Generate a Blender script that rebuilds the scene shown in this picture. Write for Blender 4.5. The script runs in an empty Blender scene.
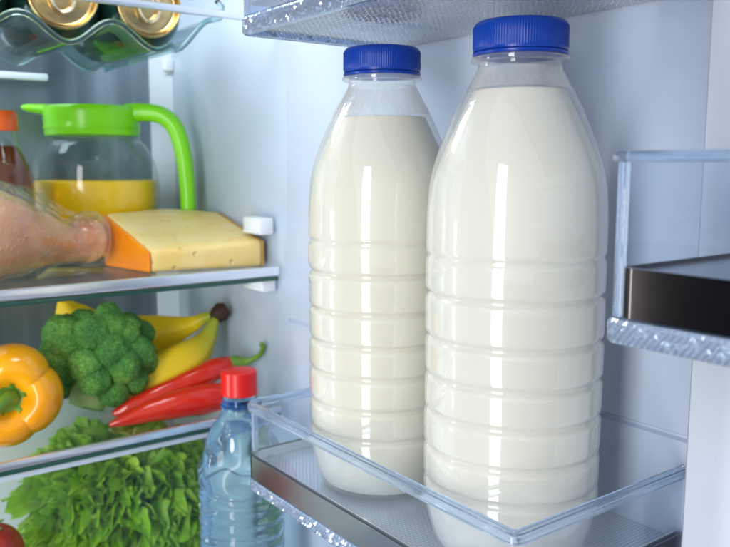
import bpy, bmesh, math, random
from mathutils import Vector, Matrix, noise
random.seed(7)
S = 0.001                                   # everything below is written in millimetres
scn = bpy.context.scene
col = scn.collection
PI = math.pi
V = Vector

# ------------------------------------------------------------------ helpers
class MB:
    """collects shapes (mm, world axes) and links them as ONE mesh object"""
    def __init__(self): self.v = []; self.f = []; self.m = None
    def add(self, vs, fs):
        n = len(self.v)
        if self.m is not None: vs = [self.m @ V(p) for p in vs]
        self.v += [tuple(p) for p in vs]; self.f += [tuple(i + n for i in f) for f in fs]
        return self
    def lathe(self, prof, seg=64, c=(0, 0, 0), rfun=None, cap0=True, cap1=True):
        vs, fs = [], []
        for (r, z) in prof:
            for k in range(seg):
                a = 2 * PI * k / seg
                rr = rfun(r, z, a) if rfun else r
                vs.append((c[0] + rr * math.cos(a), c[1] + rr * math.sin(a), c[2] + z))
        for i in range(len(prof) - 1):
            for k in range(seg):
                k2 = (k + 1) % seg
                fs.append((i * seg + k, i * seg + k2, (i + 1) * seg + k2, (i + 1) * seg + k))
        if cap0: fs.append(tuple(reversed(range(seg))))
        if cap1: fs.append(tuple((len(prof) - 1) * seg + k for k in range(seg)))
        return self.add(vs, fs)
    def box(self, x0, x1, y0, y1, z0, z1, bev=0, seg=2):
        bm = bmesh.new()
        bmesh.ops.create_cube(bm, size=1)
        for v in bm.verts:
            v.co = V((x0 + (v.co.x + .5) * (x1 - x0), y0 + (v.co.y + .5) * (y1 - y0), z0 + (v.co.z + .5) * (z1 - z0)))
        if bev: bmesh.ops.bevel(bm, geom=list(bm.edges), offset=bev, segments=seg, affect='EDGES', profile=.5)
        bm.verts.index_update()
        self.add([v.co.copy() for v in bm.verts], [[v.index for v in f.verts] for f in bm.faces])
        bm.free(); return self
    def prism(self, pts, z0, z1):
        n = len(pts)
        vs = [(x, y, z0) for x, y in pts] + [(x, y, z1) for x, y in pts]
        fs = [tuple(reversed(range(n))), tuple(range(n, 2 * n))] + [(i, (i + 1) % n, n + (i + 1) % n, n + i) for i in range(n)]
        return self.add(vs, fs)
    def tube(self, pts, rad, seg=16, shape=None, caps=True):
        """sweep a (possibly non-round) section along a 3-D polyline; rad one number per point or one for all"""
        pts = [V(p) for p in pts]; n = len(pts)
        if not hasattr(rad, '__len__'): rad = [rad] * n
        t0 = (pts[1] - pts[0]).normalized()
        up = V((0, 0, 1)) if abs(t0.z) < .9 else V((1, 0, 0))
        nrm = (up - t0 * up.dot(t0)).normalized()
        vs, fs = [], []
        for i in range(n):
            t = (pts[min(i + 1, n - 1)] - pts[max(i - 1, 0)]).normalized()
            nrm = (nrm - t * nrm.dot(t)).normalized(); b = t.cross(nrm)
            for k in range(seg):
                a = 2 * PI * k / seg
                q = shape(a, i / (n - 1)) if shape else (math.cos(a), math.sin(a))
                vs.append(pts[i] + (nrm * q[0] + b * q[1]) * rad[i])
        for i in range(n - 1):
            for k in range(seg):
                k2 = (k + 1) % seg
                fs.append((i * seg + k, i * seg + k2, (i + 1) * seg + k2, (i + 1) * seg + k))
        if caps: fs += [tuple(reversed(range(seg))), tuple((n - 1) * seg + k for k in range(seg))]
        return self.add(vs, fs)
    def sweep(self, path, prof):
        """closed profile [(offset, z)] carried along an open plan path [(x, y, nx, ny)]"""
        m = len(prof); vs, fs = [], []
        for (x, y, nx, ny) in path:
            for (o, z) in prof: vs.append((x + nx * o, y + ny * o, z))
        for i in range(len(path) - 1):
            for k in range(m):
                k2 = (k + 1) % m
                fs.append((i * m + k, (i + 1) * m + k, (i + 1) * m + k2, i * m + k2))
        fs += [tuple(range(m)), tuple(reversed(range((len(path) - 1) * m, len(path) * m)))]
        return self.add(vs, fs)
    def grid(self, fn, nu, nv, closed_u=False):
        vs = [fn(i / nu, j / nv) for i in range(nu + (0 if closed_u else 1)) for j in range(nv + 1)]
        fs = []
        w = nv + 1; rows = nu + (0 if closed_u else 1)
        for i in range(nu):
            i2 = (i + 1) % rows
            for j in range(nv): fs.append((i * w + j, i2 * w + j, i2 * w + j + 1, i * w + j + 1))
        return self.add(vs, fs)
    def build(self, name, mat, parent=None, smooth=40, fixn=True):
        org = V((0, 0, 0))
        if parent is not None:
            p = parent
            while p is not None: org += p.location; p = p.parent
        me = bpy.data.meshes.new(name)
        me.from_pydata([V(p) * S - org for p in self.v], [], self.f)
        me.update()
        if fixn:
            bm = bmesh.new(); bm.from_mesh(me)
            bmesh.ops.recalc_face_normals(bm, faces=list(bm.faces)); bm.to_mesh(me); bm.free()
        if smooth:
            me.shade_smooth()
            if smooth < 180: me.set_sharp_from_angle(angle=math.radians(smooth))
        me.materials.append(mat)
        o = bpy.data.objects.new(name, me); col.objects.link(o)
        if parent is not None: o.parent = parent
        return o

def thing(name, label, cat, loc=(0, 0, 0), group=None):
    o = bpy.data.objects.new(name, None); col.objects.link(o)
    o.empty_display_size = .02; o.location = V(loc) * S
    o['label'] = label; o['category'] = cat
    if group: o['group'] = group
    return o

def tag(o, label, cat, group=None):
    o['label'] = label; o['category'] = cat
    if group: o['group'] = group
    return o

def copy_thing(root, loc, label):
    r = root.copy(); col.objects.link(r); r.location = V(loc) * S; r['label'] = label
    for ch in list(root.children):
        c = ch.copy(); col.objects.link(c); c.parent = r
        for g in list(ch.children):
            d = g.copy(); col.objects.link(d); d.parent = c
    return r

def crom(pts, n):
    """Catmull-Rom through points of any dimension"""
    P = [tuple(p) for p in pts]; P = [P[0]] + P + [P[-1]]; out = []
    m = len(P) - 3
    for k in range(n + 1):
        x = k / n * m; i = min(int(x), m - 1); t = x - i
        a, b, c, d = P[i:i + 4]
        out.append(tuple(.5 * (2 * q + (r - p) * t + (2 * p - 5 * q + 4 * r - s) * t * t + (3 * q - p - 3 * r + s) * t ** 3)
                         for p, q, r, s in zip(a, b, c, d)))
    return out

def sm(a, b, x):
    t = max(0, min(1, (x - a) / (b - a))); return t * t * (3 - 2 * t)

# ------------------------------------------------------------------ materials
def new_mat(name):
    m = bpy.data.materials.new(name); m.use_nodes = True
    nt = m.node_tree; nt.nodes.clear()
    out = nt.nodes.new('ShaderNodeOutputMaterial')
    return m, nt, out

def N(nt, typ, **kw):
    n = nt.nodes.new(typ)
    for k, v in kw.items():
        if k in n.inputs.keys(): n.inputs[k].default_value = v
        else: setattr(n, k, v)
    return n

def rgba(c): return (c[0], c[1], c[2], 1)

def noise_ramp(nt, scale, stops, detail=4, coord='Object', sc=(1, 1, 1), rough=.55):
    tc = N(nt, 'ShaderNodeTexCoord'); mp = N(nt, 'ShaderNodeMapping'); mp.inputs['Scale'].default_value = sc
    nt.links.new(tc.outputs[coord], mp.inputs['Vector'])
    nz = N(nt, 'ShaderNodeTexNoise'); nz.inputs['Scale'].default_value = scale; nz.inputs['Detail'].default_value = detail
    nz.inputs['Roughness'].default_value = rough
    nt.links.new(mp.outputs[0], nz.inputs['Vector'])
    rp = N(nt, 'ShaderNodeValToRGB')
    el = rp.color_ramp.elements
    while len(el) < len(stops): el.new(.5)
    for e, (p, c) in zip(el, stops): e.position = p; e.color = rgba(c)
    nt.links.new(nz.outputs['Fac'], rp.inputs['Fac'])
    return rp, nz

def bump(nt, height, strength, dist, bsdf):
    b = N(nt, 'ShaderNodeBump'); b.inputs['Strength'].default_value = strength; b.inputs['Distance'].default_value = dist
    nt.links.new(height, b.inputs['Height']); nt.links.new(b.outputs[0], bsdf.inputs['Normal'])
    return b

def solid(name, base, rough=.4, metal=0., stops=None, scale=30, bstr=0, bscale=300, bdist=.0005, sss=0, sssr=(1, 1, 1), sscale=.003,
          spec=.5, coat=0, sc=(1, 1, 1), trans=0, ior=1.45, detail=4, rvar=0):
    m, nt, out = new_mat(name)
    b = N(nt, 'ShaderNodeBsdfPrincipled')
    b.inputs['Base Color'].default_value = rgba(base); b.inputs['Roughness'].default_value = rough
    b.inputs['Metallic'].default_value = metal; b.inputs['IOR'].default_value = ior
    b.inputs['Specular IOR Level'].default_value = spec; b.inputs['Coat Weight'].default_value = coat
    b.inputs['Transmission Weight'].default_value = trans
    if sss:
        b.inputs['Subsurface Weight'].default_value = sss; b.inputs['Subsurface Radius'].default_value = sssr
        b.inputs['Subsurface Scale'].default_value = sscale
    if stops:
        rp, nz = noise_ramp(nt, scale, stops, sc=sc, detail=detail)
        nt.links.new(rp.outputs[0], b.inputs['Base Color'])
    if rvar:
        rp, nz = noise_ramp(nt, 16, [(.3, (rough - rvar,) * 3), (.7, (rough + rvar,) * 3)], detail=7, rough=.7)
        nt.links.new(rp.outputs[0], b.inputs['Roughness'])
    if bstr:
        rp, nz = noise_ramp(nt, bscale, [(0, (0, 0, 0)), (1, (1, 1, 1))], sc=sc)
        bump(nt, nz.outputs['Fac'], bstr, bdist, b)
    nt.links.new(b.outputs[0], out.inputs[0])
    return m

def clear(name, tint=(1, 1, 1), ior=1.45, rough=.02, haze=0., edge_haze=0., hazecol=(.9, .92, .95), bstr=0, bscale=100, bdist=.0005, streak=0):
    """a clear sheet: straight-through light, Fresnel gloss on the outer face, and a little milky scatter"""
    m, nt, out = new_mat(name)
    tr = N(nt, 'ShaderNodeBsdfTransparent'); tr.inputs[0].default_value = rgba(tint)
    gl = N(nt, 'ShaderNodeBsdfGlossy'); gl.inputs['Roughness'].default_value = rough
    fr = N(nt, 'ShaderNodeFresnel'); fr.inputs['IOR'].default_value = ior
    geo = N(nt, 'ShaderNodeNewGeometry')
    front = N(nt, 'ShaderNodeMath', operation='SUBTRACT'); front.inputs[0].default_value = 1
    nt.links.new(geo.outputs['Backfacing'], front.inputs[1])
    fac = N(nt, 'ShaderNodeMath', operation='MULTIPLY')
    nt.links.new(fr.outputs[0], fac.inputs[0]); nt.links.new(front.outputs[0], fac.inputs[1])
    last = tr
    if haze or edge_haze:
        df = N(nt, 'ShaderNodeBsdfDiffuse'); df.inputs[0].default_value = rgba(hazecol)
        tl = N(nt, 'ShaderNodeBsdfTranslucent'); tl.inputs[0].default_value = rgba(hazecol)
        ad = N(nt, 'ShaderNodeMixShader'); ad.inputs[0].default_value = .4
        nt.links.new(df.outputs[0], ad.inputs[1]); nt.links.new(tl.outputs[0], ad.inputs[2])
        mh = N(nt, 'ShaderNodeMixShader'); mh.inputs[0].default_value = haze
        if edge_haze:
            lw = N(nt, 'ShaderNodeLayerWeight'); lw.inputs[0].default_value = .35
            mr = N(nt, 'ShaderNodeMapRange'); mr.inputs[1].default_value = .15; mr.inputs[2].default_value = .95
            mr.inputs[3].default_value = haze; mr.inputs[4].default_value = edge_haze
            nt.links.new(lw.outputs['Facing'], mr.inputs[0]); nt.links.new(mr.outputs[0], mh.inputs[0])
        if streak:
            rp, nz = noise_ramp(nt, streak, [(.3, (.25, .25, .25)), (.7, (1.3, 1.3, 1.3))], detail=5, sc=(1, 1, .35))
            ml = N(nt, 'ShaderNodeMath', operation='MULTIPLY'); ml.use_clamp = True
            src = mh.inputs[0].links[0].from_socket
            nt.links.new(src, ml.inputs[0]); nt.links.new(rp.outputs[0], ml.inputs[1]); nt.links.new(ml.outputs[0], mh.inputs[0])
        nt.links.new(tr.outputs[0], mh.inputs[1]); nt.links.new(ad.outputs[0], mh.inputs[2])
        last = mh
    mx = N(nt, 'ShaderNodeMixShader')
    nt.links.new(fac.outputs[0], mx.inputs[0]); nt.links.new(last.outputs[0], mx.inputs[1]); nt.links.new(gl.outputs[0], mx.inputs[2])
    if bstr:
        rp, nz = noise_ramp(nt, bscale, [(0, (0, 0, 0)), (1, (1, 1, 1))], detail=3)
        b = bump(nt, nz.outputs['Fac'], bstr, bdist, gl); nt.links.new(b.outputs[0], fr.inputs['Normal'])
    nt.links.new(mx.outputs[0], out.inputs[0])
    return m

def glass(name, tint, ior=1.45, rough=0.0, bstr=0, bscale=60, bdist=.001):
    return solid(name, tint, rough=rough, trans=1, ior=ior, bstr=bstr, bscale=bscale, bdist=bdist)

M = {}
M['liner'] = solid('white_liner', (.52, .615, .75), rough=.17, rvar=.08, bstr=.05, bscale=25, bdist=.002)
M['liner_door'] = solid('door_liner_plastic', (.52, .60, .74), rough=.2, rvar=.09, bstr=.05, bscale=25, bdist=.002)
M['trim_white'] = solid('white_trim', (.66, .73, .84), rough=.3)
M['lug'] = solid('white_lug', (.84, .88, .93), rough=.35)
M['steel'] = solid('brushed_steel', (.3, .35, .4), rough=.32, metal=.75, stops=[(.3, (.13, .17, .2)), (.5, (.23, .28, .32)), (.72, (.40, .46, .52))],
                   scale=22, sc=(1, 1, .02), bstr=.12, bscale=420, bdist=.0003)
M['bin_wall'] = clear('clear_bin_plastic', (.95, .97, 1), ior=1.5, haze=.02, edge_haze=.1, hazecol=(.7, .8, .95))
M['rim'] = solid('clear_bin_rim', (.70, .83, 1.0), rough=.06, trans=.86, ior=1.49, bstr=.06, bscale=180, bdist=.001)
M['chrome'] = solid('dark_chrome_band', (.30, .30, .31), rough=.2, rvar=.02, metal=1, bstr=.08, bscale=14, bdist=.004)
M['shelf_glass'] = clear('shelf_glass', (.93, .97, .96), ior=1.52, haze=.02, hazecol=(.75, .85, .9))
M['shelf_trim'] = solid('silver_shelf_trim', (.78, .81, .86), rough=.18, metal=.75)
M['green_edge'] = glass('green_glass_edge', (.66, .84, .82), ior=1.5, rough=.1)
M['dark_edge'] = solid('dark_green_glass_edge', (.03, .12, .09), rough=.15, trans=.3, ior=1.5)
M['blue_cap'] = solid('blue_cap_plastic', (.001, .043, .36), rough=.28, sss=.1, sscale=.002)
M['milk'] = solid('milk', (.755, .745, .69), rough=.35, sss=.5, sssr=(1, .9, .7), sscale=.006, spec=.3)
M['green_lid'] = solid('lime_plastic', (.23, .74, .012), rough=.25, sss=.15, sssr=(.6, 1, .2), sscale=.004)
M['juice'] = solid('orange_juice', (1.0, .60, .003), rough=.25, sss=.15, sssr=(1, .6, .1), sscale=.006)
M['pitcher'] = clear('pitcher_glass', (.96, .99, .98), ior=1.55, haze=.0, edge_haze=.22, hazecol=(.28, .42, .40))
M['orange_cap'] = solid('orange_cap_plastic', (.85, .13, .012), rough=.3)
M['sauce'] = solid('dark_sauce', (.30, .075, .02), rough=.1, trans=.55, ior=1.35)
M['red_cap'] = solid('red_cap_plastic', (.72, .012, .012), rough=.3, sss=.1, sscale=.002)
M['water'] = solid('blue_water_bottle_plastic', (.56, .81, 1.0), rough=.015, trans=.94, ior=1.33)
M['water_neck'] = glass('blue_neck_plastic', (.08, .22, .6), ior=1.4, rough=.08)
M['can_body'] = solid('dark_green_can', (.006, .036, .027), rough=.25, metal=.3, coat=.4)
M['gold'] = solid('gold_lid', (.60, .43, .19), rough=.24, metal=1)
M['silver'] = solid('can_tab', (.8, .66, .42), rough=.22, metal=1)
M['rack'] = clear('clear_rack_plastic', (.78, .86, .88), ior=1.38, haze=.03, edge_haze=.12, hazecol=(.4, .55, .6))
M['wrap'] = clear('cling_film', (.98, .97, .95), ior=1.6, rough=.06, haze=.04, edge_haze=.2, hazecol=(.95, .9, .82), bstr=1, bscale=42, bdist=.007)
M['pepper'] = solid('pepper_skin', (.92, .33, .008), rough=.14, stops=[(.3, (1.0, .45, .006)), (.7, (.97, .33, .004))], scale=14, coat=.3, sss=.15, sssr=(1, .4, .05), sscale=.004)
M['stem'] = solid('green_stem', (.14, .30, .03), rough=.4, stops=[(.3, (.07, .2, .015)), (.7, (.24, .42, .05))], scale=60)
M['chili'] = solid('chili_skin', (.72, .022, .008), rough=.16, stops=[(.35, (.78, .035, .01)), (.7, (.6, .01, .006))], scale=25, coat=.4)
M['leafy'] = None
M['cheese'] = solid('cheese_paste', (.84, .68, .34), rough=.42, stops=[(.3, (.90, .62, .19)), (.65, (.93, .74, .33))], scale=35, sss=.35, sssr=(1, .75, .3), sscale=.004, bstr=.12, bscale=180, bdist=.0008)
M['rind'] = solid('orange_rind', (.86, .28, .012), rough=.38, stops=[(.3, (.92, .22, .003)), (.7, (.97, .32, .006))], scale=45, bstr=.12, bscale=150, bdist=.0006)
M['tomato'] = solid('tomato_skin', (.6, .03, .015), rough=.2, coat=.3)
M['brown'] = solid('dry_banana_stalk', (.05, .025, .014), rough=.7, bstr=.5, bscale=300, bdist=.001)
M['drawer_white'] = solid('white_drawer_plastic', (.82, .86, .9), rough=.35)
M['drawer_clear'] = clear('drawer_window', (.96, .99, .98), ior=1.45, haze=.004, hazecol=(.7, .85, .85))
M['print'] = solid('dark_print', (.03, .05, .06), rough=.5)

def mat_patterned_tray(name, base, cell, height, rough=.2, metal=.55, squash=1.0):
    """small offset cells pressed into a silvery clear tray"""
    m, nt, out = new_mat(name)
    b = N(nt, 'ShaderNodeBsdfPrincipled')
    b.inputs['Base Color'].default_value = rgba(base); b.inputs['Roughness'].default_value = rough; b.inputs['Metallic'].default_value = metal
    tc = N(nt, 'ShaderNodeTexCoord'); br = N(nt, 'ShaderNodeTexBrick')
    br.inputs['Scale'].default_value = 1 / cell; br.inputs['Mortar Size'].default_value = .09; br.inputs['Mortar Smooth'].default_value = .8
    br.inputs['Brick Width'].default_value = 1.0; br.inputs['Row Height'].default_value = .8
    br.inputs['Color1'].default_value = (1, 1, 1, 1); br.inputs['Color2'].default_value = (.75, .75, .75, 1); br.inputs['Mortar'].default_value = (0, 0, 0, 1)
    nt.links.new(tc.outputs['Object'], br.inputs['Vector'])
    bump(nt, br.outputs['Color'], 1.0, height, b)
    mx = N(nt, 'ShaderNodeMix', data_type='RGBA', blend_type='MULTIPLY'); mx.inputs[0].default_value = .18; mx.inputs[6].default_value = rgba(base)
    nt.links.new(br.outputs['Color'], mx.inputs[7]); nt.links.new(mx.outputs[2], b.inputs['Base Color'])
    nt.links.new(b.outputs[0], out.inputs[0])
    return m
M['tray'] = mat_patterned_tray('pressed_tray', (.74, .80, .88), .0024, .0010, rough=.2, metal=.5)
M['bead_tray'] = solid('beaded_clear_tray', (.66, .71, .78), rough=.14, metal=.45)
M['dark_refl_band'] = solid('dark_reflection_chrome', (.075, .065, .065), rough=.13, metal=1, rvar=.02, bstr=.05, bscale=14, bdist=.003)  # reflection of the dark room put into this chrome's base colour
M['plate'] = solid('grey_metal_plate', (.34, .37, .43), rough=.25, metal=.6)
M['sparkle'] = solid('faceted_clear_edge', (.60, .70, .86), rough=.06, metal=.3, trans=.55, ior=1.49)

def mat_milk_shell():
    # natural PET: clear, slightly milky at the edges, with a film of milk clinging above the level
    m = clear('milk_bottle_plastic', (.985, .985, .975), ior=1.8, rough=.025, haze=.06, edge_haze=.5, hazecol=(.93, .93, .89))
    return m
M['shell'] = mat_milk_shell()
M['milk_yellow'] = solid('yellower_milk', (.755, .738, .655), rough=.35, sss=.5, sssr=(1, .9, .7), sscale=.006, spec=.3)  # slightly yellower than the other bottle's milk
M['film'] = clear('milk_film', (1, 1, 1), ior=1.05, rough=.3, haze=.30, edge_haze=.85, hazecol=(.95, .95, .92), streak=70)

def mat_banana():
    m, nt, out = new_mat('banana_skin')
    b = N(nt, 'ShaderNodeBsdfPrincipled'); b.inputs['Roughness'].default_value = .42
    b.inputs['Subsurface Weight'].default_value = .15; b.inputs['Subsurface Radius'].default_value = (1, .7, .1); b.inputs['Subsurface Scale'].default_value = .003
    at = N(nt, 'ShaderNodeAttribute'); at.attribute_name = 'ripe'
    rp = N(nt, 'ShaderNodeValToRGB'); e = rp.color_ramp.elements
    e[0].position = 0; e[0].color = (.36, .44, .04, 1); e[1].position = .4; e[1].color = (.90, .64, .012, 1)
    nt.links.new(at.outputs['Fac'], rp.inputs['Fac'])
    sp, nz = noise_ramp(nt, 130, [(.66, (1, 1, 1)), (.74, (.55, .42, .25))], detail=3)
    mx = N(nt, 'ShaderNodeMix', data_type='RGBA', blend_type='MULTIPLY'); mx.inputs[0].default_value = .6
    nt.links.new(rp.outputs[0], mx.inputs[6]); nt.links.new(sp.outputs[0], mx.inputs[7])
    nt.links.new(mx.outputs[2], b.inputs['Base Color']); nt.links.new(b.outputs[0], out.inputs[0])
    return m
M['banana'] = mat_banana()

def mat_broccoli():
    m, nt, out = new_mat('broccoli_buds')
    b = N(nt, 'ShaderNodeBsdfPrincipled'); b.inputs['Roughness'].default_value = .6; b.inputs['Specular IOR Level'].default_value = .3
    tc = N(nt, 'ShaderNodeTexCoord')
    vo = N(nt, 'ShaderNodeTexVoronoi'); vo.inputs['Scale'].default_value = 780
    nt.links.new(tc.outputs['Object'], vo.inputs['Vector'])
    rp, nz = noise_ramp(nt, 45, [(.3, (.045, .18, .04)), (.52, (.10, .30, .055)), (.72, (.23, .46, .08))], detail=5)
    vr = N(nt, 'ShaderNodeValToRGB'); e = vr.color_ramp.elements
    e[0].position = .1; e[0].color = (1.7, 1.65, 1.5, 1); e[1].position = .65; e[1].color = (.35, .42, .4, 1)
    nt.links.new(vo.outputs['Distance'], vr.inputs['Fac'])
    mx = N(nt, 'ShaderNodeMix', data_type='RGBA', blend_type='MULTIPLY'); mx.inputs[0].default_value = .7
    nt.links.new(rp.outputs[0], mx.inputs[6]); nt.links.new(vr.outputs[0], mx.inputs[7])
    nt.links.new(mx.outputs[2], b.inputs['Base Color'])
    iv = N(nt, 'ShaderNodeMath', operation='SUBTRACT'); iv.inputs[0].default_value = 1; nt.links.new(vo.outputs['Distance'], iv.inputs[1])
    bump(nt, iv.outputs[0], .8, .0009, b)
    nt.links.new(b.outputs[0], out.inputs[0])
    return m
M['broccoli'] = mat_broccoli()
M['broc_stem'] = solid('broccoli_stalk', (.22, .36, .09), rough=.5, stops=[(.3, (.15, .28, .06)), (.7, (.34, .46, .16))], scale=70)

def mat_lettuce():
    m, nt, out = new_mat('lettuce_leaf')
    b = N(nt, 'ShaderNodeBsdfPrincipled'); b.inputs['Roughness'].default_value = .35
    rp, nz = noise_ramp(nt, 38, [(.3, (.11, .34, .006)), (.5, (.27, .55, .012)), (.7, (.50, .76, .05))], detail=5)
    at = N(nt, 'ShaderNodeAttribute'); at.attribute_name = 'pale'
    mx = N(nt, 'ShaderNodeMix', data_type='RGBA'); mx.inputs[7].default_value = (.42, .58, .16, 1)
    nt.links.new(at.outputs['Fac'], mx.inputs[0]); nt.links.new(rp.outputs[0], mx.inputs[6])
    nt.links.new(mx.outputs[2], b.inputs['Base Color'])
    tl = N(nt, 'ShaderNodeBsdfTranslucent'); nt.links.new(mx.outputs[2], tl.inputs[0])
    ms = N(nt, 'ShaderNodeMixShader'); ms.inputs[0].default_value = .22
    nt.links.new(b.outputs[0], ms.inputs[1]); nt.links.new(tl.outputs[0], ms.inputs[2])
    bump(nt, nz.outputs['Fac'], .5, .002, b)
    nt.links.new(ms.outputs[0], out.inputs[0])
    return m
M['leafy'] = mat_lettuce()

def mat_meat():
    m, nt, out = new_mat('raw_poultry_skin')
    b = N(nt, 'ShaderNodeBsdfPrincipled'); b.inputs['Roughness'].default_value = .3; b.inputs['Coat Weight'].default_value = .6; b.inputs['Coat Roughness'].default_value = .12
    b.inputs['Subsurface Weight'].default_value = .3; b.inputs['Subsurface Radius'].default_value = (1, .4, .25); b.inputs['Subsurface Scale'].default_value = .004
    rp, nz = noise_ramp(nt, 28, [(.3, (.50, .16, .06)), (.5, (.64, .27, .11)), (.7, (.76, .44, .21))], detail=6)
    tc = N(nt, 'ShaderNodeTexCoord'); vo = N(nt, 'ShaderNodeTexVoronoi'); vo.inputs['Scale'].default_value = 190
    nt.links.new(tc.outputs['Object'], vo.inputs['Vector'])
    vr = N(nt, 'ShaderNodeValToRGB'); e = vr.color_ramp.elements
    e[0].position = .12; e[0].color = (1, 1, 1, 1); e[1].position = .38; e[1].color = (0, 0, 0, 1)
    nt.links.new(vo.outputs['Distance'], vr.inputs['Fac'])
    mx = N(nt, 'ShaderNodeMix', data_type='RGBA'); mx.inputs[7].default_value = (.8, .5, .36, 1)
    f = N(nt, 'ShaderNodeMath', operation='MULTIPLY'); f.inputs[1].default_value = .16
    nt.links.new(vr.outputs[0], f.inputs[0]); nt.links.new(f.outputs[0], mx.inputs[0]); nt.links.new(rp.outputs[0], mx.inputs[6])
    nt.links.new(mx.outputs[2], b.inputs['Base Color'])
    bump(nt, vr.outputs[0], .5, .0012, b)
    nt.links.new(b.outputs[0], out.inputs[0])
    return m
M['meat'] = mat_meat()

# ------------------------------------------------------------------ the refrigerator (cabinet + open door)
XW, YB, YF, ZF = 330, 798, 557, -352
fr = thing('refrigerator', 'white lined refrigerator with brushed steel back and its door standing open', 'refrigerator', (55, 680, ZF))
MB().box(-230, 330, YB, YB + 12, ZF, 240).build('back_panel', M['steel'], fr)
sw = MB().prism([(XW, YB + 11), (XW, 650), (331, 625), (334.5, 565), (335.2, YF), (XW + 40, YF), (XW + 40, YB + 11)], ZF, 240).build('side_wall', M['liner'], fr, smooth=30)
MB().box(-270, -230, YF, YB + 11, ZF, 240, 4).build('side_wall', M['liner'], fr)
MB().box(-270, 370, YF, YB + 12, 240.5, 270, 4).build('ceiling_panel', M['liner'], fr)
MB().box(-270, 372, 470, YB + 12, ZF - 30, ZF - .5, 4).build('floor_panel', M['liner'], fr)
MB().prism([(318, YB - .5), (320, 792), (327, 771), (XW - .3, 766), (XW - .3, YB - .5)], ZF + .5, 240).build('corner_trim', M['trim_white'], fr)
MB().box(90, 217, YB - 8, YB - .5, 78, 84.5, 1.5).build('vent_bar', M['trim_white'], fr)
def lug(y0, y1, z0, z1, d=13):
    MB().box(XW - d, XW - .2, y0, y1, z0, z1, 1.6).box(XW - d - 2, XW - 1, y0 + 3, y1 - 3, z0 + 1, z0 + 4, .8).build('shelf_support', M['lug'], sw)
lug(570, 600, -57, -43); lug(568, 600, -104, -93); lug(762, 772, 92, 104, 9); 
# door: a liner sheet with one pressed seam, plus the raised upright between the rows of bins
door = MB()
prof = [(335, 420), (335, -125.6), (336.6, -126.6), (336.6, -127.8), (334.2, -129), (334.2, -430), (372, -430), (372, 420)]
vs = [(x, -260, z) for x, z in prof] + [(x, YF - .2, z) for x, z in prof]; n = len(prof)
door.add(vs, [tuple(range(n)), tuple(reversed(range(n, 2 * n)))] + [(i, (i + 1) % n, n + (i + 1) % n, n + i) for i in range(n)])
dr = door.build('door', M['liner_door'], fr, smooth=20)
MB().prism([(334.8, 187), (316.5, 187), (315, 185.5), (315, 172), (317.5, 169), (324, 150), (324, 112), (334.8, 106)], -429, 419).build('door_upright', M['trim_white'], dr, smooth=30)

# ------------------------------------------------------------------ clear door bins
def ring_path(x0, x1, y0, y1, rf, near=True):
    """plan path of the wall: along the far end, round the corner, along the front, round, back along the near end"""
    p = [(x1, y1, 0, 1)]; r = rf
    for k in range(9):
        a = PI / 2 + k / 8 * PI / 2
        p.append((x0 + r + r * math.cos(a), y1 - r + r * math.sin(a), math.cos(a), math.sin(a)))
    r = rf * .45
    if near:
        for k in range(9):
            a = PI + k / 8 * PI / 2
            p.append((x0 + r + r * math.cos(a), y0 + r + r * math.sin(a), math.cos(a), math.sin(a)))
        p.append((x1, y0, 0, -1))
    else: p.append((x0, y0, -1, 0))
    return p

def resample(path, step):
    out = []
    for a, b in zip(path, path[1:]):
        n = max(1, int(math.hypot(b[0] - a[0], b[1] - a[1]) / step))
        out += [tuple(p + (q - p) * k / n for p, q in zip(a, b)) for k in range(n)]
    return out + [path[-1]]

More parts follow.
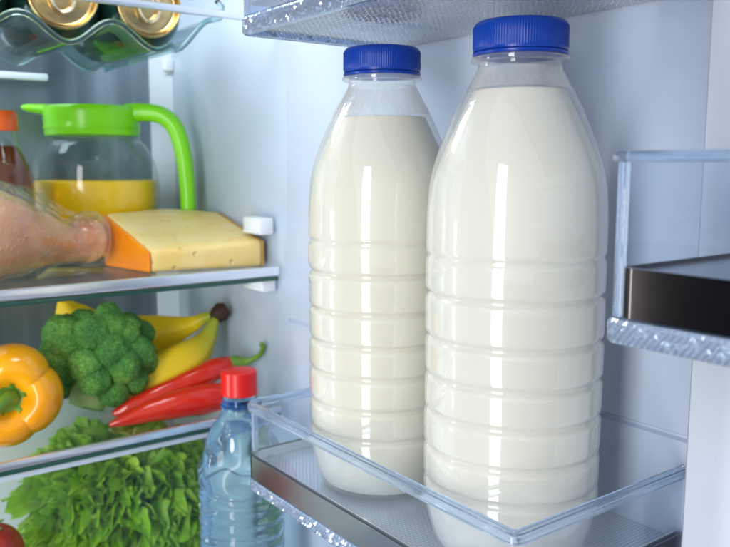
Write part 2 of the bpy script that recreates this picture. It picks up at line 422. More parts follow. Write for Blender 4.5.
def make_bin(label, x0, x1, y0, y1, zrim, zband, zbot, zfloor, r=6, rimh=3.2, sp=7, inset=0, band='chrome', tray='tray', group='clear plastic door bins'):
    b = thing('door_bin', label, 'door bin', ((x0 + x1) / 2, (y0 + y1) / 2, zbot), group)
    path = ring_path(x0, x1, y0, y1, r)
    MB().sweep(path, [(-2.2, zbot + sp + .6), (0, zbot + sp + .6), (0, zrim - rimh + .4), (-2.2, zrim - rimh + .4)]).build('wall', M['bin_wall'], b)
    MB().sweep(path, [(-3.0, zrim - rimh), (1.2, zrim - rimh), (2.0, zrim - rimh + .8), (2.0, zrim - 1.4), (.9, zrim - .1), (-2.6, zrim), (-3.6, zrim - 1), (-3.6, zrim - rimh + .7)]).build('rim', M['rim'], b)
    ba = MB().sweep(ring_path(x0, x1, y0, y1 - inset, r), [(.15, zbot + sp + .8), (.8, zbot + sp + .8), (.8, zband), (.15, zband)])
    ba.build('band', M[band], b)
    inn = ring_path(x0 + 2.5, x1, y0 + 2.5, y1 - 2.5, max(2, r - 2.5))
    MB().sweep(inn, [(-.6, zfloor + .1), (-.05, zfloor + .1), (-.05, zband - .2), (-.6, zband - .2)]).build('inner_band', M['shelf_trim'], b)
    MB().prism([(p[0], p[1]) for p in inn], zfloor - 2, zfloor).build('tray', M[tray], b)
    # the faceted clear foot under the wall and the beaded underside
    MB().sweep(path, [(-4, zbot + .3), (.6, zbot + .3), (.6, zbot + sp), (-4, zbot + sp)]).build('foot', M['rim'], b)
    fac = MB(); pp = resample(path, 1.15); rows = max(4, int(sp / 1.15)); rg = random.Random(5); w = rows + 1
    vs = []
    for pi, (x, y, nx, ny) in enumerate(pp):
        for j in range(w):
            o = (.75 + .8 * ((pi + j) % 2) + rg.uniform(0, .45)) if 0 < j < rows else .75
            vs.append((x + nx * o, y + ny * o, zbot + sp * j / rows + (rg.uniform(-.05, .05) if 0 < j < rows else 0)))
    fac.add(vs, [(i * w + j, (i + 1) * w + j, (i + 1) * w + j + 1, i * w + j + 1) for i in range(len(pp) - 1) for j in range(rows)])
    fac.build('faceted_edge', M['sparkle'], b, smooth=0)
    MB().tube([(path[5][0] - path[5][2] * 1.6, path[5][1] - path[5][3] * 1.6, zbot + sp + .5), (path[5][0] - path[5][2] * 1.6, path[5][1] - path[5][3] * 1.6, zrim - rimh + .2)], 1.9, 12).build('corner_edge', M['rim'], b)
    return b
b1 = make_bin('long clear door bin with a chrome band holding the two milk bottles', 217, 334, 196, 413, -139.5, -171.5, -193, -177, r=10, rimh=5)
b2 = make_bin('clear door bin above the milk bottles seen from its beaded underside', 217, 334, 20, 408, 130, 101, 71.5, 90, r=7, sp=9, band='rim')
b3 = make_bin('clear door bin with a dark-reflecting chrome band right of the milk bottles', 217, 314, -60, 159, 4.5, -32.5, -57.5, -34, r=5, rimh=3.5, sp=8, inset=4.5, tray='plate', band='dark_refl_band')

# beaded underside of the upper bin: a real lattice of small domes
def beads(x0, x1, y0, y1, z, p=5.2, h=1.9):
    k = 4; nx = int((x1 - x0) / p * k); ny = int((y1 - y0) / p * k)
    def fn(a, c):
        x = x0 + a * (x1 - x0); y = y0 + c * (y1 - y0)
        q = math.cos(2 * PI * (x + y) / (p * 1.414)) * math.cos(2 * PI * (x - y) / (p * 1.414))
        return (x, y, z - h * (q * .5 + .5))
    return MB().grid(fn, nx, ny)
beads(221, 333.5, 170, 404, 76).build('beaded_underside', M['bead_tray'], b2, smooth=180, fixn=False)
MB().box(221, 333.5, 24, 404, 76.3, 78).build('floor_plate', M['tray'], b2)

# ------------------------------------------------------------------ milk bottles
GRO = [134.5, 118, 98.3, 81, 64.6, 47.3, 31.6]
OUT = [(30, -2.5), (33.5, -.6), (36.5, 7), (39, 18), (40, 25), (40, 139), (39.8, 154.3), (38.6, 168.3), (35.2, 180.5), (30.6, 191.5), (26, 201.5), (21, 210.5), (18.3, 215.5), (17.8, 218)]
def r_out(z):
    for (r0, z0), (r1, z1) in zip(OUT, OUT[1:]):
        if z <= z1: return r0 + (r1 - r0) * (z - z0) / (z1 - z0)
    return OUT[-1][0]
def r_body(z):
    r = sum(r_out(max(0, min(218, z + d))) for d in (-5, -3, -1, 1, 3, 5)) / 6 if 6 < z < 212 else r_out(z)
    for i, g in enumerate(GRO):
        r -= (.8 if i == 0 else 1.55) * math.exp(-abs((z - g) / 1.55) ** 2.2)
    if 31.7 < z < 134.5:                      # each segment bulges a little between its grooves
        i = max(k for k in range(len(GRO)) if GRO[k] >= z - .01); lo = GRO[i + 1] if i + 1 < len(GRO) else 31.6
        t = (z - lo) / (GRO[i] - lo); r += .06 * math.sin(PI * max(0, min(1, t)))
    return r
def make_milk_bottle(label, c, level, milk='milk'):
    b = thing('milk_bottle', label, 'milk bottle', (c[0], c[1], c[2] - 2.5), 'ribbed milk bottles')
    H = lambda prof: [(r, z + c[2]) for r, z in prof]
    zs = [-2.5 + i * .55 for i in range(int(220.5 / .55) + 1)]
    body = [(r_body(z), z) for z in zs]
    def dent(r, z, a):                      # blown plastic is never quite round
        zz = z - c[2]
        return r + .22 * noise.noise(V((math.cos(a) * 1.5, math.sin(a) * 1.5, zz * .03 + c[1]))) * (1 if 30 < zz < 200 else 0)
    fin = body + [(17.8, 218.2), (21.2, 218.6), (21.4, 219.4), (21.2, 220.2), (17.6, 220.6), (17.6, 222)]
    sh = MB().lathe(H([(22, 1.2)] + fin), 128, (c[0], c[1], 0), rfun=dent).build('bottle_shell', M['shell'], b, smooth=60)
    MB().lathe(H([(max(6, r_body(z) - 1.2 - 2.2 * sm(150, 200, z)), z) for z in zs if 1 < z < level] + [(max(6, r_body(level) - 3.6), level + .2)]), 128, (c[0], c[1], 0), rfun=dent).build('milk', M[milk], b, smooth=60)
    MB().lathe(H([(r_body(z) - .7, z) for z in zs if level + .6 < z < 216]), 96, (c[0], c[1], 0), cap0=False, cap1=False).build('milk_film', M['film'], sh, smooth=60)
    rid = lambda r, z, a: r + (.32 * abs(math.sin(a * 55)) if 224 < z - c[2] < 233.2 else 0)
    MB().lathe(H([(17.9, 222.6), (20.3, 222.7), (20.3, 223.8), (20.3, 224.2), (20.3, 233), (20.2, 233.6), (19.8, 234.5), (18.9, 235.2), (17, 235.5), (4, 235.6)]), 440, (c[0], c[1], 0), rfun=rid).build('cap', M['blue_cap'], b, smooth=50)
    MB().lathe(H([(17.9, 220.75), (20.2, 220.9), (20.6, 221.4), (20.6, 222.0), (20.2, 222.45), (17.9, 222.5)]), 96, (c[0], c[1], 0)).build('tamper_ring', M['blue_cap'], b)
    return b
make_milk_bottle('nearer ribbed milk bottle on the right, filled almost to its blue cap', (266, 245, -174.4), 206.3)
make_milk_bottle('farther ribbed milk bottle on the left with a wider gap below its blue cap', (266, 343, -174.4), 199.3, 'milk_yellow')

# ------------------------------------------------------------------ glass shelves and the can rack
def glass_shelf(label, z, trim=5.5, lip=2.5):
    s = thing('glass_shelf', label, 'shelf', (50, 680, z - trim), 'glass shelves')
    MB().box(-228, XW - 1, YF + 9, YB - 10, z - 4, z, .6).build('glass_pane', M['shelf_glass'], s)
    MB().box(-228, XW - 1, YF + 3, YF + 7.6, z - trim, z + lip, 1.4).build('front_trim', M['shelf_trim'], s)
    MB().box(-228, XW - 1, YF + 5, YF + 8.5, z - trim - 4, z - trim - .6, .5).build('lower_edge', M['dark_edge'], s)
    return s
glass_shelf('glass shelf carrying the chicken leg, cheese and juice pitcher', -84.5)
glass_shelf('glass shelf carrying the pepper, broccoli, bananas and chilies', -204, trim=2.2, lip=4)

rk = thing('can_rack', 'wavy clear rack cradling the gold topped cans', 'can rack', (180, 660, 84))
CX = [111, 175, 238]; CZ = 120
def wave(x):
    if x > 250: return CZ - 34 + 26 * sm(250, 284, x) ** 1.1
    return CZ - 34 + 8.5 * (1 - math.cos(2 * PI * (x - 111) / 63.5))
def sheet(x0, x1, y0, y1, th):
    nx = 90; m = MB(); vs = []; fs = []
    for i in range(nx + 1):
        x = x0 + (x1 - x0) * i / nx; z = wave(x)
        vs += [(x, y0, z), (x, y1, z), (x, y1, z - th), (x, y0, z - th)]
    for i in range(nx):
        for k in range(4):
            a = i * 4 + k; c = i * 4 + (k + 1) % 4; fs.append((a, a + 4, c + 4, c))
    fs += [(3, 2, 1, 0), tuple(nx * 4 + k for k in range(4))]
    return m.add(vs, fs)
sheet(-60, 284, 582, 735, 2.2).build('wave_sheet', M['rack'], rk)
MB().tube([(x, 581, wave(x) - 1) for x in [-60 + i * 344 / 90 for i in range(91)]] + [(291, 581, 113), (293, 581, 122), (288, 581, 126)], 2.1, 10).build('front_lip', M['green_edge'], rk, smooth=180)
MB().tube([(x, 737, wave(x) - 1) for x in [-60 + i * 344 / 90 for i in range(91)]], 2.1, 10).build('back_lip', M['green_edge'], rk, smooth=180)
MB().box(-228, XW - 1, 561, 566, 110, 115.5, 1.6).build('front_bar', M['shelf_trim'], rk)
def make_can(label, x, z):
    t = thing('drink_can', label, 'drink can', (x, 655, z - 33), 'gold topped cans on the rack')
    def mb():
        m = MB(); m.m = Matrix.Translation(V((x, 590, z))) @ Matrix.Rotation(-PI / 2, 4, 'X')   # local +z -> world +y (away from the viewer)
        return m
    mb().lathe([(21, 8), (23.6, 4), (25.4, 5.5), (30, 13), (33, 20), (33, 108), (29, 117), (24, 118)], 64).build('can_body', M['can_body'], t)
    mb().lathe([(25.0, 6.2), (25.4, 1.5), (24.8, .2), (23.8, 0), (23.0, 1), (22.2, 5.0), (20.4, 6.2), (18, 5.2), (8, 5.0), (1, 5.0)], 64).build('can_lid', M['gold'], t, smooth=60)
    m = mb(); m.m = m.m @ Matrix.Translation(V((0, 3, 3.0)))
    ring = [(8 * math.cos(a), 10.5 * math.sin(a), .0) for a in [2 * PI * k / 24 for k in range(25)]]
    m.tube(ring, 1.7, 8); m.box(-5, 5, -9, -2, -.8, 1, .5); m.lathe([(2.5, -1), (2.5, 1.8), (1.5, 2.3)], 16, (0, -6, 0))
    m.build('pull_tab', M['silver'], t)
    return t
make_can('gold topped can cut off by the left edge of the picture', CX[0], CZ)
make_can('middle gold topped can lying on the wavy rack', CX[1], CZ)
make_can('gold topped can nearest the upturned end of the wavy rack', CX[2], CZ)

# ------------------------------------------------------------------ on the upper food shelf
Z1 = -84.4
RT = V((.803, -.596, 0)); FW = V((.596, .803, 0))
# juice pitcher
pc = V((238.5, 736, 0)); PK = 1.048
pt = thing('juice_pitcher', 'round glass pitcher of orange juice with a lime green lid and handle', 'pitcher', (pc.x, pc.y, Z1))
gp = crom([(40, Z1 + .3), (45, Z1 + 3), (51, Z1 + 25), (56, -40), (57, -19), (54, 2), (47, 15.5), (42.4, 21), (40.3, 22.5), (41.4, 24), (39.8, 26.2), (39.8, 33.5)], 110)
MB().lathe(gp, 96, pc, cap1=False).build('glass_body', M['pitcher'], pt, smooth=60)
jp = [(r - 2.4, z) for r, z in gp if Z1 + 3 < z < -14.5]
MB().lathe(jp + [(jp[-1][0] - .5, -14)], 96, pc).build('juice', M['juice'], pt, smooth=60)
q = lambda l: [(r * PK, z * PK) for r, z in l]
lid = MB().lathe(q([(34, 25), (38.8, 25), (39.4, 26), (39.8, 44), (39.4, 47.5), (37.5, 49.6), (30, 50.4), (5, 50.8)]), 96, pc)
sp = []
for i in range(9):
    t = i / 8; sp.append(pc + RT * (-30 - 28 * t) * PK + V((0, 0, 46.5 + 2.5 * t)) * PK)
lid.tube(sp, [15, 14.5, 14, 13.5, 13, 12, 11, 10, 7.5], 24, shape=lambda a, t: (math.cos(a) * .36, math.sin(a)))
lid.lathe(q([(39.7, 30.2), (40.3, 30.5), (40.3, 31.5), (39.7, 31.8)]), 96, pc, cap0=False, cap1=False)
lid.build('lid', M['green_lid'], pt)
hp = crom([(30, 44.5), (46, 45), (60, 42.5), (71, 33), (77, 15), (80, -8), (81, -36), (79.5, -52)], 44)
MB().tube([pc + RT * a * PK + V((0, 0, b)) * PK for a, b in hp], [10.6 - 2.6 * i / 44 if i < 42 else 7 - (i - 42) for i in range(45)], 24,
          shape=lambda a, t: (math.copysign(abs(math.cos(a)) ** .75, math.cos(a)) * .8, math.copysign(abs(math.sin(a)) ** .75, math.sin(a)))).build('handle', M['green_lid'], pt, smooth=180)
# sauce bottle
sc_ = V((150, 690, 0))
sb = thing('sauce_bottle', 'small dark sauce bottle with an orange cap beside the juice pitcher', 'sauce bottle', (sc_.x, sc_.y, Z1))
MB().lathe(crom([(21, Z1 + .3), (23.5, Z1 + 3), (24, -60), (24, -20), (22.5, -6), (17, 8), (11.5, 20), (10.5, 28), (10.5, 36)], 50), 64, sc_).build('bottle_body', M['pitcher'], sb, smooth=60)
MB().lathe(crom([(20, Z1 + 2), (22.5, Z1 + 6), (22.9, -60), (22.9, -20), (21.3, -6), (15.8, 8), (12, 15)], 40), 64, sc_).build('sauce', M['sauce'], sb, smooth=60)
MB().lathe([(12.6, 27), (13.4, 27.2), (13.6, 28.5), (13.3, 41), (12, 42.6), (3, 43)], 120, sc_, rfun=lambda r, z, a: r + (.3 * abs(math.sin(24 * a)) if 29 < z < 41 else 0)).build('cap', M['orange_cap'], sb)

# cheese: a cut block, thick at the back and thin in front, rind on its left side
A0, B0, C0, D0, E0 = (235.5, 599), (325, 581), (325.5, 664), (286, 690), (222, 663)
ch = thing('cheese', 'pale yellow cheese wedge with an orange rind at the front of the shelf', 'cheese', (265, 645, Z1))
def cheese_block(pts, tops, z0, bev):
    bm = bmesh.new(); n = len(pts)
    lo = [bm.verts.new((x, y, z0)) for x, y in pts]; hi = [bm.verts.new((x, y, z)) for (x, y), z in zip(pts, tops)]
    bm.faces.new(list(reversed(lo))); bm.faces.new(hi)
    for i in range(n): bm.faces.new((lo[i], lo[(i + 1) % n], hi[(i + 1) % n], hi[i]))
    bmesh.ops.bevel(bm, geom=list(bm.edges), offset=bev, segments=3, affect='EDGES', profile=.5)
    bmesh.ops.triangulate(bm, faces=[f for f in bm.faces if len(f.verts) > 4])
    bmesh.ops.subdivide_edges(bm, edges=[e for e in bm.edges if e.calc_length() > 6], cuts=5, use_grid_fill=True)
    for v in bm.verts:
        v.co += V((0, 0, 1)) * .45 * noise.noise(v.co * .06) + .18 * noise.noise_vector(v.co * .25)
    bm.verts.index_update(); m = MB(); m.add([v.co.copy() for v in bm.verts], [[v.index for v in f.verts] for f in bm.faces]); bm.free(); return m
def pits(m):
    nt = m.node_tree; b = [n for n in nt.nodes if n.type == 'BSDF_PRINCIPLED'][0]
    tc = N(nt, 'ShaderNodeTexCoord'); vo = N(nt, 'ShaderNodeTexVoronoi'); vo.inputs['Scale'].default_value = 95; vo.inputs['Randomness'].default_value = 1
    nt.links.new(tc.outputs['Object'], vo.inputs['Vector'])
    mr = N(nt, 'ShaderNodeMapRange'); mr.inputs[1].default_value = .10; mr.inputs[2].default_value = .22
    nt.links.new(vo.outputs['Distance'], mr.inputs[0]); bump(nt, mr.outputs[0], .9, .0015, b)
pits(M['cheese'])
cheese_block([A0, B0, C0, D0, E0], [-68, -62.5, -42, -38.5, -39.5], Z1 + .6, 3.2).build('cheese_paste', M['cheese'], ch, smooth=50)
rx, ry = (E0[0] - A0[0]), (E0[1] - A0[1]); rl = math.hypot(rx, ry); nx_, ny_ = -ry / rl, rx / rl
def off(p, d): return (p[0] + nx_ * d, p[1] + ny_ * d)
cheese_block([off(A0, 2.6), off(A0, .3), off(E0, .3), off(E0, 2.6)], [-68, -68, -39.6, -39.8], Z1 + .5, 1.2).build('rind', M['rind'], ch, smooth=50)
cheese_block([(B0[0] + .3, B0[1] + 1), (B0[0] + 2.2, B0[1] + 1), (C0[0] + 2.2, C0[1]), (C0[0] + .3, C0[1])], [-62.8, -63, -42.8, -42.6], Z1 + .5, .6).build('rind', solid('brown_rind', (.58, .34, .11), rough=.5), ch, smooth=50)

# poultry leg in cling film
dk = thing('chicken_leg', 'raw chicken leg in clear film beside the cheese', 'chicken leg', (150, 628, Z1))
ax = crom([(q[0] - 9, q[1] - 3, q[2], q[3]) for q in [(72, 612, -49, 33), (100, 615, -47, 36.5), (122, 620, -48, 36), (145, 628, -52, 30), (166, 636, -56, 22.5), (184, 643, -60, 17), (197, 647.5, -62, 15.2), (205, 650, -61, 17.5), (211, 652, -61, 18.6), (216, 654, -61.5, 17), (219.5, 655.2, -62, 11.5), (220.5, 655.6, -62, 4)]], 70)
def lump(a, t): 
    k = 1 + .07 * noise.noise(V((math.cos(a) * 1.4, math.sin(a) * 1.4, t * 6))) + .03 * noise.noise(V((math.cos(a) * 4, math.sin(a) * 4, t * 22)))
    return (math.cos(a) * k * .98, math.sin(a) * k)
MB().tube([V(p[:3]) for p in ax], [p[3] for p in ax], 64, shape=lump).build('meat', M['meat'], dk, smooth=180)
def crease(a, t):
    q = V((math.cos(a) * 1.6, math.sin(a) * 1.6, t * 7))
    k = 1.085 + .05 * noise.noise(q * 1.3) + .045 * (1 - abs(noise.noise(q * 2.3 + V((3, 1, 7))))) ** 3 - .03
    z = math.cos(a) * k
    return (max(z, -1.02), math.sin(a) * k * 1.04)
wr = MB().tube([V(p[:3]) + V((0, 0, 1)) for p in ax], [p[3] + 1.2 + 2.2 * sm(.55, .8, i / 70) for i, p in enumerate(ax)], 120, shape=crease, caps=False)
def flap(u, w):
    x = 132 + 88 * u; y = 636 + 26 * u + 22 * w
    z0 = -18 - 24 * sm(0, .75, u) ; z = z0 + (14 * math.sin(PI * min(1, u * 1.1)) - 4 * u) * w + 2.2 * noise.noise(V((u * 9, w * 5, 2)))
    return (x, y, z)
wr.grid(flap, 40, 12)
wr.build('film_wrap', M['wrap'], dk, smooth=180, fixn=False)

# ------------------------------------------------------------------ on the lower food shelf
Z2 = -203.9
# bell pepper, stem towards the viewer
pcn = V((128, 612, Z2 + 36.5)); pd = V((-.2, -.96, .12)).normalized()
pe = thing('bell_pepper', 'shiny orange bell pepper lying with its green stem to the front', 'pepper', (pcn.x, pcn.y, Z2))
pu = (V((0, 0, 1)) - pd * pd.z).normalized(); pr = pd.cross(pu)
def pep(u, w):
    th = 2 * PI * u; ph = w * PI                     # ph = 0 at the stem dimple
    lob = abs(math.cos(2 * (th + .35) + .25 * math.sin(th))) ** .55
    rr = 38 * (.87 + .13 * lob)
    rad = rr * math.sin(ph) ** .62
    h = 33 * math.cos(ph) - 17 * math.exp(-(rad / 13.5) ** 2) * (1 if ph < PI / 2 else -.5) + 3.5 * lob * math.sin(ph) * math.cos(ph)
    return pcn + pr * (rad * math.sin(th)) + pu * (rad * math.cos(th)) + pd * h
MB().grid(pep, 160, 70, closed_u=True).build('pepper_flesh', M['pepper'], pe, smooth=180)
cal = MB()
def calyx(u, w):
    th = 2 * PI * u; e = 1 + .16 * math.sin(6 * th) + .08 * math.sin(11 * th + 1); r = 13.5 * e * w
    return pcn + pr * (r * math.sin(th)) + pu * (r * math.cos(th)) + pd * (22.0 + 5.5 * w ** 3 - 2 * w + .7 * noise.noise(V((math.cos(th) * 3, math.sin(th) * 3, w * 2))))
cal.grid(calyx, 60, 10, closed_u=True)
cal.tube([pcn + pd * 18, pcn + pd * 23 + pu * .5, pcn + pd * 29 + pr * 3.2 - pu * 1, pcn + pd * 35 + pr * 8 - pu * 4, pcn + pd * 39 + pr * 13 - pu * 7], [8, 6.6, 4.4, 4.2, 4.6], 20)
cal.build('stem', M['stem'], pe, smooth=180)

# broccoli
bc = V((208, 646, Z2 + 45)); 
br = thing('broccoli', 'dark green broccoli head between the orange pepper and the bananas', 'broccoli', (bc.x, bc.y, Z2))
sd = V((-.42, -.25, -.82)).normalized()
fl = MB()
dirs = []
nF = 47
for i in range(nF):
    z = 1 - 2 * (i + .5) / nF; a = i * 2.399963; r = math.sqrt(1 - z * z); dirs.append(V((r * math.cos(a), r * math.sin(a), z)))
def ico(sub):
    bm = bmesh.new(); bmesh.ops.create_icosphere(bm, subdivisions=sub, radius=1)
    vs = [v.co.copy() for v in bm.verts]; bm.verts.index_update(); fs = [[v.index for v in f.verts] for f in bm.faces]; bm.free(); return vs, fs
iv, if_ = ico(5)
for d in dirs:
    if d.dot(sd) > .80: continue
    j = V((random.uniform(-.12, .12), random.uniform(-.12, .12), random.uniform(-.12, .12)))
    dd = (d + j).normalized()
    big = random.choice([11, 12.5, 14, 15.5])
    if dd.y > .5: continue
    ctr = bc + V((dd.x * 35, dd.y * 31, dd.z * 33.5)) * random.uniform(.95, 1.12)
    if ctr.z - big < Z2 + 1: ctr.z = Z2 + 1 + big
    out_ = []
    for v in iv:
        lobe = noise.noise(v * 2.1 + ctr * .3)
        f1 = noise.voronoi(v * big * .62 + ctr)[0][0]
        k = big * (1 + .10 * lobe + .03 * noise.noise(v * 5 + ctr)) + 1.1 * (0.55 - f1)
        out_.append(ctr + v * k)
    fl.add(out_, if_)
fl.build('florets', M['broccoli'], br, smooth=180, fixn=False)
stk = MB().tube([bc + sd * 4, bc + sd * 25, bc + sd * 41], [20, 16, 14], 24)
for d in dirs[::2]:
    if d.dot(sd) > -.2: stk.tube([bc + sd * 12, bc + d * 14, bc + d * 30], [6, 6, 7], 10)
stk.build('stalk', M['broc_stem'], br, smooth=180)

# bananas
bn = thing('banana_bunch', 'two yellow bananas joined at a brown stalk behind the broccoli', 'bananas', (270, 680, Z2))
def banana(pts, rads, ripe_pts):
    c = crom(pts, 60); r = [q[0] for q in crom([(x,) for x in rads], 60)]
    pent = lambda a, t: (lambda k: (math.cos(a) * k, math.sin(a) * k))(1 + .045 * math.cos(5 * a + .6))
    o = MB().tube(c, r, 40, shape=pent).build('banana', M['banana'], bn, smooth=180)
    at = o.data.attributes.new('ripe', 'FLOAT', 'POINT')
    for i in range(61):
        t = i / 60; rp = sm(.06, ripe_pts, t) * (1 - .6 * sm(.96, 1, t))
        for k in range(40): at.data[i * 40 + k].value = rp
    return o
banana([(314, 650, -135), (306, 655, -137), (296, 664, -144), (272, 680, -152), (240, 690, -153), (212, 694, -143), (200, 696, -130), (194, 696, -119), (192, 696, -115)],
       [4.5, 4.8, 8, 17, 19.5, 19, 14.5, 7, 3], .42)
banana([(314, 648, -137), (309, 646, -143), (301, 644, -155), (284, 641, -168), (260, 640, -178), (238, 642, -184), (216, 646, -188), (200, 650, -189), (196, 651, -189)],
       [4.5, 5.4, 9.5, 17, 19, 18, 13.5, 6.5, 3], .9)
MB().tube([(310, 652, -138), (314, 649.5, -135), (319, 647, -131.5), (323, 645, -129)], [4.2, 7.8, 8.4, 6.2], 14,
          shape=lambda a, t: (lambda k: (math.cos(a) * k, math.sin(a) * k))(1 + .22 * noise.noise(V((math.cos(a) * 2, math.sin(a) * 2, t * 4))))).build('stalk', M['brown'], bn)

# chilies
def chili(label, pts, rads, stem=None, stemr=None):
    t = thing('chili_pepper', label, 'chili pepper', (sum(p[0] for p in pts) / len(pts), sum(p[1] for p in pts) / len(pts), Z2), 'red chili peppers')
    c = crom(pts, 60); r = [q[0] for q in crom([(x,) for x in rads], 60)]
    f = lambda a, s: (lambda k: (math.cos(a) * k, math.sin(a) * k))(1 + .09 * noise.noise(V((math.cos(a) * 1.3, math.sin(a) * 1.3, s * 7 + pts[0][0]))))
    MB().tube(c, r, 32, shape=f).build('chili_flesh', M['chili'], t, smooth=180)
    if stem:
        s = crom(stem, 30); sr = [q[0] for q in crom([(x,) for x in stemr], 30)]
        MB().tube(s, sr, 14).build('stem', M['stem'], t, smooth=180)
    return t
chili('red chili behind, its curled green stem against the fridge wall', [(311, 612, -171), (304, 612, -172.5), (288, 612, -176), (264, 613, -184), (240, 614, -190), (220, 616, -195), (206, 618, -199)],
      [5.5, 8, 10, 10.5, 9.5, 7, 2.5],
      [(309, 612, -171), (314, 609, -170.5), (322, 603, -169), (327.5, 594, -163), (328.2, 589, -156), (327.5, 588, -153), (325.5, 588.5, -152)], [6.6, 6, 2.7, 2.2, 2, 2, 2.2])
chili('plump red chili in front, lying between the broccoli and the water bottle', [(296, 585, -191), (290, 587, -191), (272, 590, -191.6), (250, 592, -192.4), (228, 595, -195), (208, 598, -199), (197, 600, -201.2)],
      [4, 10.5, 12.2, 11.2, 8.6, 4.6, 1.8], [(294, 585, -191), (299, 584, -189), (308, 582, -185)], [6, 3.2, 2.4])

# ------------------------------------------------------------------ crisper drawer, lettuce, tomatoes
ZD = ZF + 6
dw = thing('crisper_drawer', 'crisper drawer with a clear front below the lower glass shelf', 'drawer', (50, 660, ZF))
MB().box(-222, 323, 578, 778, ZF + .5, ZF + 3, .8).box(-222, 323, 775, 778, ZF + 3.2, -226, .8).box(321, 323, 583, 774.5, ZF + 3.2, -226, .6).box(-222, -220, 583, 774.5, ZF + 3.2, -226, .6).build('drawer_body', M['drawer_white'], dw)
MB().box(-222, 323, 571.5, 574, ZF + 3.2, -217.2, .6).build('drawer_front', M['drawer_clear'], dw)
MB().box(-222, 323, 567, 577, -216.2, -212.2, 1.2).build('drawer_rim', M['trim_white'], dw)

lt = MB(); pale = []
def leaf(base, d, nrm, R_, seed):
    """a ruffled fan of a leaf: stalk at base, spreading along d, frill growing towards its rim"""
    ey = d.normalized(); ex = ey.cross(nrm).normalized(); ez = ex.cross(ey)
    nu, nv = 18, 80; vs = []; span = 1.25
    for i in range(nu + 1):
        s = i / nu
        for j in range(nv + 1):
            f = (2 * j / nv - 1) * span
            rad = R_ * s * (1 + .08 * s * math.sin(f * 6 + seed) + .04 * s * s * math.sin(f * 17 + seed * 2) + .035 * s ** 4 * math.sin(f * 41 + seed))
            rad *= 1 - .22 * abs(f / span) ** 3
            ruf = s ** 2.2 * R_ * (.22 * math.sin(f * 10 + seed * 1.7 + 2 * s) + .085 * math.sin(f * 19 + seed * 3.1) + .035 * s * math.sin(f * 37 + seed)) + s * R_ * .10 * noise.noise(V((f * 2, s * 3, seed)))
            p = base + ey * (rad * math.cos(f)) + ex * (rad * math.sin(f) * .82) + ez * (ruf + R_ * (.22 * math.sin(PI * s * .7) - .30 * s ** 3))
            vs.append(p); pale.append(min(1, .9 * max(0, 1 - abs(f) * 7) * (1 - .6 * s) + .35 * (1 - s) + .12 * s ** 6))
    lt.add(vs, [(i * (nv + 1) + j, (i + 1) * (nv + 1) + j, (i + 1) * (nv + 1) + j + 1, i * (nv + 1) + j + 1) for i in range(1, nu) for j in range(nv)])
lc = V((228, 682, -300))
rr = random.Random(3)
for k in range(165):
    if k < 120: d = V((rr.uniform(-1, 1), rr.uniform(-1, -.1), rr.uniform(-.6, .95))).normalized()
    else: d = V((rr.uniform(-1, 1), rr.uniform(-.7, .9), rr.uniform(.35, 1))).normalized()
    R_ = rr.uniform(31, 50)
    e = V((d.x * 88, d.y * 84, d.z * 72)) * rr.uniform(.86, 1.0)
    dd = (d + V((rr.uniform(-.35, .35), rr.uniform(-.2, .2), rr.uniform(-.1, .5)))).normalized()
    up = V((rr.uniform(-.6, .6), rr.uniform(-.7, .2), 1)).normalized()
    leaf(lc + e - dd * R_ * .9, dd, up, R_, rr.uniform(0, 50))
# keep every leaf inside the drawer
lt.v = [(min(max(x, 120), 318), max(min(y, 770), 578 + .02 * abs(z)), max(min(z, -211.5 if y > 580 else -222), ZF + 4)) for x, y, z in lt.v]
lo_ = lt.build('lettuce', M['leafy'], None, smooth=180, fixn=False)
tag(lo_, 'frilly bright green lettuce filling the crisper drawer', 'lettuce')
at = lo_.data.attributes.new('pale', 'FLOAT', 'POINT')
for i, v in enumerate(pale): at.data[i].value = v
def tomato(label, c, r):
    t = thing('tomato', label, 'tomato', (c[0], c[1], c[2] - r), 'tomatoes in the drawer')
    MB().lathe([(r * 1.03 * math.sin(PI * i / 40) ** .9 + .01, -r * math.cos(PI * i / 40) - (.15 * r * math.exp(-((PI - PI * i / 40) / .25) ** 2))) for i in range(41)], 60, c,
             rfun=lambda rr_, z, a: rr_ * (1 + .03 * math.cos(5 * a))).build('tomato_flesh', M['tomato'], t, smooth=180)
    MB().grid(lambda u, w: (c[0] + w * r * .5 * (1 + .5 * math.sin(10 * PI * u)) * math.cos(2 * PI * u) * .8, c[1] + w * r * .5 * (1 + .5 * math.sin(10 * PI * u)) * math.sin(2 * PI * u) * .8, c[2] + r * (.87 + .08 * w)), 40, 4, closed_u=True).build('stem', M['stem'], t)
tomato('red tomato at the left edge, resting on top beside the lettuce', (106, 611, -287), 25)
tomato('red tomato underneath the other one on the drawer floor', (101, 613, ZF + 3.5 + 24), 24)
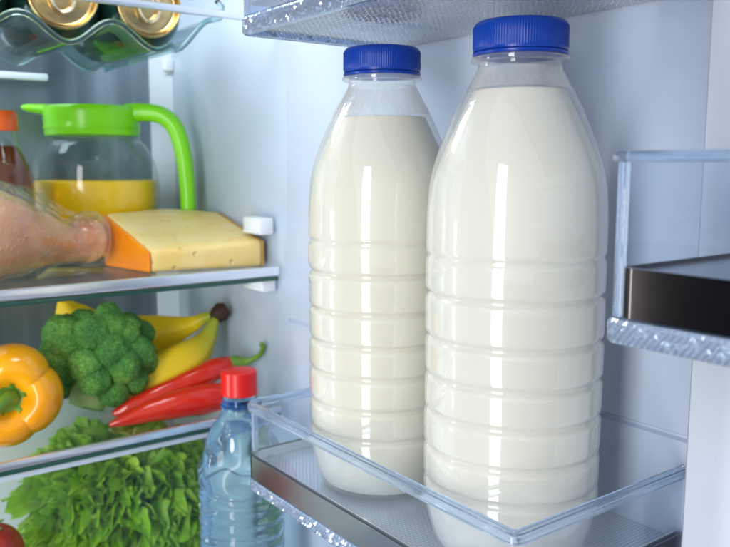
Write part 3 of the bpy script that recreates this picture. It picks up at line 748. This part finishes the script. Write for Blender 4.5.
# ------------------------------------------------------------------ water bottle
wc = V((268, 518, 0)); wb = ZF
wt = thing('water_bottle', 'blue tinted plastic water bottle with a red cap', 'water bottle', (wc.x, wc.y, wb))
wp = crom([(26, wb + .3), (30, wb + 3), (31.5, wb + 12), (32, -300), (32, -246), (31.4, -228), (29.5, -216), (26.5, -206), (22, -196.5), (17, -188), (13.2, -180), (12.2, -176), (12.2, -172)], 220)
def wrib(r, z, a):
    d = 0
    if -338 < z < -232:
        q = (z + 338 + .9 * math.sin(3 * a + z * .05)) / 10.5
        d -= 2.6 * math.exp(-(((q % 1) - .5) / .15) ** 2)
    w = sm(-240, -225, z) * (1 - sm(-192, -182, z))
    d += w * (1.7 * math.sin(5 * a + z * .10) + .4 * math.sin(9 * a - z * .13))
    return r + d
MB().lathe(wp, 160, wc, rfun=wrib).build('bottle_body', M['water'], wt, smooth=180)
MB().lathe([(12.6, -178), (14.4, -177.6), (14.6, -176.4), (13, -175.6), (13, -171.6)], 64, wc, cap0=False, cap1=False).build('neck', M['water_neck'], wt)
MB().lathe([(11.5, -169), (13.6, -168.8), (13.8, -167.6), (13.5, -166.8), (13.5, -153), (13.2, -151.6), (12.2, -150.9), (3, -150.6)], 160, wc,
           rfun=lambda r, z, a: r + (.28 * abs(math.sin(30 * a)) if -166.5 < z < -153 else 0)).build('cap', M['red_cap'], wt)

# ------------------------------------------------------------------ lamps
def area(name, loc, target, sx, sy, power, color):
    l = bpy.data.lights.new(name, 'AREA'); l.shape = 'RECTANGLE'; l.size = sx; l.size_y = sy; l.energy = power; l.color = color
    o = bpy.data.objects.new(name, l); col.objects.link(o); o.location = V(loc) * S
    o.rotation_euler = (V(target) - V(loc)).to_track_quat('-Z', 'Y').to_euler()
    return o
area('softbox_lamp', (-560, -110, -130), (266, 290, -130), .20, 1.3, 7.6, (1, .99, .97))
area('overhead_fill', (-330, -480, 640), (230, 480, -100), 2.6, 2.2, 9.6, (.91, .97, 1))  # broad fill added above the camera side to light the whole fridge
area('interior_lamp', (120, 640, 236), (140, 650, -100), .35, .12, 1.45, (.88, .95, 1))
area('side_fill', (-222, 590, -150), (200, 640, -150), .05, .25, 1.1, (1, .98, .95))  # fill added on the unseen left wall to brighten the shelf food

w = bpy.data.worlds.new('World'); scn.world = w; w.use_nodes = True
bg = w.node_tree.nodes.get('Background') or w.node_tree.nodes.new('ShaderNodeBackground')
bg.inputs[0].default_value = (.55, .68, .95, 1); bg.inputs[1].default_value = .12

# ------------------------------------------------------------------ camera
cam = bpy.data.cameras.new('camera'); co = bpy.data.objects.new('camera', cam); col.objects.link(co)
cam.sensor_width = 36; cam.lens = 36 * 795 / 730; cam.clip_start = .01; cam.clip_end = 100
co.location = (0, 0, 0)
co.rotation_euler = (math.radians(90) - math.atan(.1365), 0, -math.radians(36.6))
cam.dof.use_dof = True; cam.dof.focus_distance = .37; cam.dof.aperture_fstop = 15
scn.camera = co
scn.view_settings.view_transform = 'Standard'; scn.view_settings.look = 'None'
scn.view_settings.exposure = .14; scn.view_settings.gamma = 1
scn.render.engine = 'CYCLES'
scn.cycles.max_bounces = 16; scn.cycles.transparent_max_bounces = 32; scn.cycles.transmission_bounces = 12
scn.cycles.use_denoising = True; scn.cycles.sample_clamp_indirect = 6
